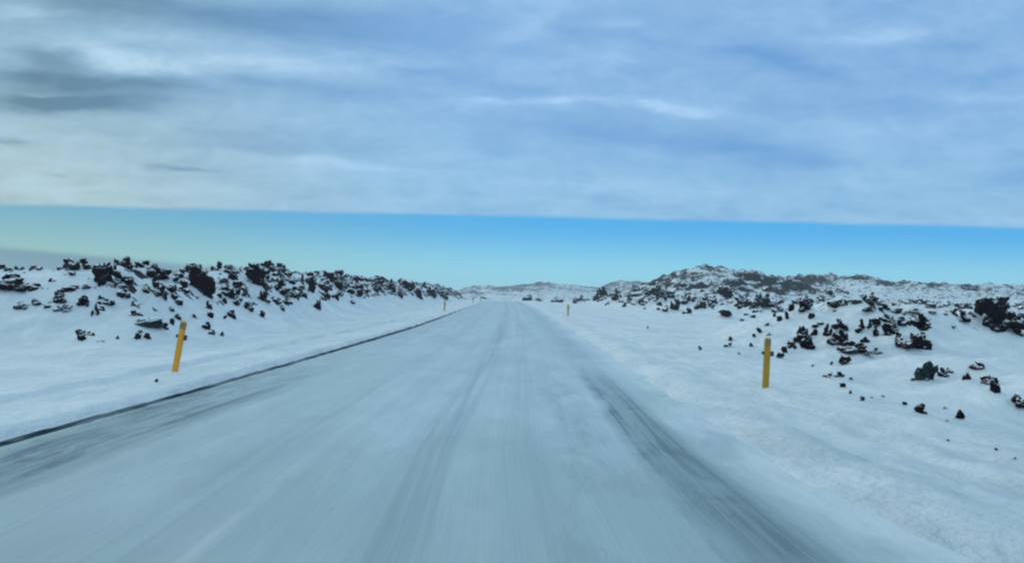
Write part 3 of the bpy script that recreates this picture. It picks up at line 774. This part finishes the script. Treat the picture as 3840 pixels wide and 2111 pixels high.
def shape(form, seed, sub):
    rng = np.random.default_rng(seed)
    if form == 'f':
        p, f = lump(rng, sub, 12, .10); p[:, 2] = np.clip(p[:, 2], -.5, .34) ; return p, f
    P_, F_, n0 = [], [], 0
    pk = rng.uniform(-.3, .3)
    k = {'b': 3, 's': int(rng.integers(4, 7))}.get(form, int(rng.integers(14, 22)))
    if form != 'o':                                                   # one broken block with bits against it
        for i in range(k):
            p, f = lump(rng, sub if i == 0 else max(sub - 1, 2), 7, .26)
            s_ = rng.uniform(.75, .95, 3) if i == 0 else rng.uniform(.3, .6, 3)
            if form == 's': s_ = rng.uniform(.30, .62, 3)
            p = p * s_
            sh = rng.uniform(-.35, .35)
            p[:, 0] = p[:, 0] + sh * p[:, 2]
            c_ = np.array([0, 0, 0.]) if i == 0 else np.array([rng.uniform(-.42, .42), rng.uniform(-.3, .1), -.5 + s_[2] * .5])
            P_.append(p + c_); F_.append(f + n0); n0 += len(p)
        k = 0
    if form == 'o':
        p, f = lump(rng, max(sub - 1, 2), 9, .2)
        P_.append(p * np.array([.92, .6, .26]) + np.array([0, 0, -.40])); F_.append(f); n0 = len(p)
    for i in range(k):
        p, f = lump(rng, max(sub - 1, 2), 8, .26)
        s_ = rng.uniform(.20, .42, 3); s_[2] *= rng.uniform(.6, 1.05)
        p[:, 0] = p[:, 0] + rng.uniform(-.6, .6) * p[:, 2]
        c_ = np.array([rng.uniform(-.5, .5), rng.uniform(-.35, .35), 0])
        c_[2] = -.5 + s_[2] * .42 + rng.uniform(.2, .62) * max(0, 1 - abs(c_[0] - pk) * 1.7) * (.45 if i % 2 else 1)
        a = rng.uniform(0, 6.28); ca, sa = math.cos(a), math.sin(a)
        p = p * s_
        p = np.stack([p[:, 0] * ca - p[:, 1] * sa, p[:, 0] * sa + p[:, 1] * ca, p[:, 2]], 1) + c_
        P_.append(p); F_.append(f + n0); n0 += len(p)
    p = np.concatenate(P_); f = np.concatenate(F_)
    mn, mx_ = p.min(0), p.max(0)
    return (p - (mn + mx_) / 2) / (mx_ - mn), f
def tri_mesh(name, p, f, smooth=False):
    me = bpy.data.meshes.new(name)
    me.vertices.add(len(p)); me.vertices.foreach_set('co', p.astype(np.float32).ravel())
    me.loops.add(f.size); me.loops.foreach_set('vertex_index', f.astype(np.int32).ravel())
    me.polygons.add(len(f)); me.polygons.foreach_set('loop_start', np.arange(0, f.size, 3, dtype=np.int32))
    me.polygons.foreach_set('use_smooth', np.full(len(f), smooth))
    me.update(calc_edges=True); return me
PROTO = {}
def proto(form, k):
    if (form, k) not in PROTO:
        p, f = shape(form, 100 + 31 * k + ord(form), 4)
        p[:, 2] += .5
        me = tri_mesh('lava_rock', p, f, True)
        me.materials.append(M['snowy'] if form == 's' else M['grey'] if form == 'f' else M['bare'])
        PROTO[(form, k)] = me
    return PROTO[(form, k)]
rnd = random.Random(7)
def zone(x, y):
    if x < 0:
        if y < 27.5: return 'dark lava stone low on the left snow bank, nearest the road marker post', 'stones at the foot of the left lava bank'
        if x < -17: return 'small dark rock on the smooth snow plateau at far left', 'rocks on the far left plateau'
        if y < 34: return 'dark lava rock on the near part of the left bank, around the biggest boulder', 'rocks on the near part of the left lava bank'
        if y < 50: return 'dark lava rock on the left bank right of the biggest boulder', 'rocks on the middle part of the left lava bank'
        if y < 85: return 'small lava rock crowded on the left bank half way to the far posts', 'rocks on the far part of the left lava bank'
        return 'tiny dark rock at the distant end of the left bank, by the far posts', 'rocks at the distant end of the left lava bank'
    if y < 19.5: return 'small dark stone on the open snow slope to the right of the right-hand yellow post', 'stones on the lower right snow slope'
    if y < 40 and x < 16: return 'dark lava rock on the right-hand mound behind the yellow post', 'rocks on the right-hand mound'
    if y < 60: return 'small dark rock on the snow near the outcrops at the right edge', 'rocks by the right-edge outcrops'
    return 'far dark rock in the line below the dark hill on the right', 'rocks in the far line on the right'
def rock(mesh, x, y, wd, ht, sink, label, group=None, rz=None, dp=None):
    o = bpy.data.objects.new('lava_rock', mesh); C.objects.link(o)
    z = surface(x, y)
    o.location = (x, y, z - sink * ht)
    o.scale = (wd, dp or wd * rnd.uniform(.7, 1.0), ht * (1 + sink))
    o.rotation_euler = (0, 0, rz if rz is not None else rnd.uniform(-.35, .35) + rnd.choice((0, math.pi)))
    o['label'] = label; o['category'] = 'rock'
    if group: o['group'] = group
    return o
for i, (x, y, wd, ht, form, lab) in enumerate(ROCKS):
    if lab:
        p, f = shape(form, 5000 + i, 5 if form != 'o' else 5)
        p[:, 2] += .5
        me = tri_mesh('lava_rock', p, f, True)
        me.materials.append(M['snowy'] if form == 's' else M['grey'] if ('grey' in lab) else M['bare'])
        rock(me, x, y, wd * (1.15 if form == 'o' else 1.0 if form == 'f' else 1.2), ht * (1.1 if x < 0 else 1.2), .45 if x < 0 else .28, lab, 'lava rocks in the snow', rz=rnd.uniform(-.15, .15))
    else:
        l_, g_ = zone(x, y)
        rock(proto(form, rnd.randrange(8)), x, y, wd * 1.2, ht * (1.15 if x < 0 else 1.35), .5 if x < 0 else .35, l_, g_)

n_obj = max(0, 298 - len(ROCKS))
for x, y, s_ in cand[:n_obj]:
    l_, g_ = zone(x, y)
    rock(proto(rnd.choice('bssoo'), rnd.randrange(8)), float(x), float(y), s_ * 1.15, s_ * rnd.uniform(.5, .85), .55 if x < 0 else .35, l_, g_)
PP, FF, MI, n0 = [], [], [], 0
base_ = [lump(np.random.default_rng(900 + k), 2, 8, .2) for k in range(12)]
for x, y, s_ in cand[n_obj:]:
    p, f = base_[rnd.randrange(12)]
    a = rnd.uniform(0, 6.28); ca, sa = math.cos(a), math.sin(a)
    z = surface(x, y)
    q_ = p * np.array([s_, s_ * .85, s_ * rnd.uniform(.6, .95)])
    q_ = np.stack([q_[:, 0] * ca - q_[:, 1] * sa + x, q_[:, 0] * sa + q_[:, 1] * ca + y, q_[:, 2] + z + s_ * (.04 if x < 0 else .12)], 1)
    PP.append(q_); FF.append(f + n0); n0 += len(q_); MI.append(np.full(len(f), rnd.random() < .45))
me = tri_mesh('lava_rubble', np.concatenate(PP), np.concatenate(FF), False)
me.materials.append(M['bare']); me.materials.append(M['snowy'])
me.polygons.foreach_set('material_index', np.concatenate(MI).astype(np.int32))
o = link('lava_rubble', me, None); o['kind'] = 'stuff'; o['category'] = 'lava rubble'
o['label'] = 'loose black lava rubble strewn over the snowy banks'

# ------------------------------------------------------------------ road marker posts
def loft(name, rings, mat, parent):
    bm = bmesh.new(); rr = [[bm.verts.new(v) for v in r] for r in rings]
    for a, b_ in zip(rr[:-1], rr[1:]):
        for i in range(len(a)): bm.faces.new((a[i], a[(i + 1) % len(a)], b_[(i + 1) % len(a)], b_[i]))
    bm.faces.new(rr[0][::-1]); bm.faces.new(rr[-1])
    bmesh.ops.recalc_face_normals(bm, faces=bm.faces)
    be = bmesh.ops.bevel(bm, geom=[e for e in bm.edges if e.calc_face_angle(0) > .5], offset=.003, segments=2, affect='EDGES')
    me = bpy.data.meshes.new(name); bm.to_mesh(me); bm.free()
    return link(name, me, mat, parent)
PROF = [(-.060, .012), (-.050, -.016), (0, -.024), (.050, -.016), (.060, .012), (.048, .014), (.040, -.002), (0, -.010), (-.040, -.002), (-.048, .014)]
def ring(z, k=1.0, dz=0.0): return [(x * k, y, z + dz * x / .06) for x, y in PROF]
def make_post(body_mat):
    r = bpy.data.objects.new('marker_post', None); C.objects.link(r)
    loft('stake', [ring(-.25), ring(.3), ring(.72), ring(.865), ring(.90, .72)], body_mat, r)
    band = [(x * 1.04, y - (.004 if y < .01 else -.001)) for x, y in PROF]
    loft('reflector', [[(x, y, z) for x, y in band] for z in (.765, .872)], M['reflector'], r)
    for s_, wd, z0, z1 in ((1, .050, .575, .665), (-1, .032, .600, .655)):
        cx_ = s_ * (.062 + wd / 2)
        loft('side_reflector', [[(cx_ - wd / 2, -.012, z), (cx_ + wd / 2, -.012, z), (cx_ + wd / 2, .012, z), (cx_ - wd / 2, .012, z)] for z in (z0, z0 + .01, z1 - .01, z1)], M['bracket'], r)
    return r
def copy_post(src):
    r = src.copy(); C.objects.link(r)
    for ch in src.children:
        c_ = ch.copy(); C.objects.link(c_); c_.parent = r
    return r
POSTS = [  # x, y, lean right, height factor, worn, label
 (-5.62, 14.3, 8.6, 1.02, False, 'bright yellow roadside marker post leaning towards the road, nearest on the left verge'),
 (4.55, 13.1, 2.6, .92, True, 'dull yellow roadside marker post upright in the snow on the right verge'),
 (-3.85, 64.0, 1.0, .88, True, 'second yellow marker post on the left verge, far off before the lava bank ends'),
 (5.42, 56.8, 0.0, .92, True, 'small far marker post on the right verge, below the rock line'),
 (-2.75, 112.0, 1.0, .95, True, 'third marker post along the left verge, a faint grey sliver near the crest'),
 (-2.15, 142.0, 1.0, 1.0, True, 'fourth and farthest marker post on the left verge, just before the road vanishes'),
]
src = {False: None, True: None}
for x, y, lean, k, worn, lab in POSTS:
    if src[worn] is None: src[worn] = r = make_post(M['yellow_worn' if worn else 'yellow'])
    else: r = copy_post(src[worn])
    z = surface(x, y)
    r.location = (x, y, z - .01); r.scale = (1, 1, k); r.rotation_euler = (math.radians(-1), math.radians(lean), math.radians(-8 if x < 0 else 5))
    r['label'] = lab; r['category'] = 'marker post'; r['group'] = 'yellow marker posts along the road'

# ------------------------------------------------------------------ haze: thin cold air over the lava field
bm = bmesh.new(); bmesh.ops.create_cube(bm, size=1)
zt = float(Z[(Y > 0) & (Y < 1690)].max()) + 2
for v in bm.verts:
    v.co = Vector((v.co.x * 5200, 900 + v.co.y * 3000, -5 + (v.co.z + .5) * (zt + 5)))
me = bpy.data.meshes.new('haze'); bm.to_mesh(me); bm.free()
hz = bpy.data.objects.new('haze', me); C.objects.link(hz); hz['kind'] = 'stuff'
hz['label'] = 'thin pale blue haze in the cold air over the lava field'; hz['category'] = 'haze'
mt = bpy.data.materials.new('haze'); mt.use_nodes = True; tr = mt.node_tree; tr.nodes.clear(); g = N(tr)
ho = g.node('ShaderNodeOutputMaterial'); pv = g.node('ShaderNodeVolumePrincipled')
pv.inputs['Color'].default_value = (0.80, 0.92, 1.0, 1); pv.inputs['Density'].default_value = 0.0005; pv.inputs['Anisotropy'].default_value = 0.1
tr.links.new(pv.outputs[0], ho.inputs['Volume']); me.materials.append(mt)
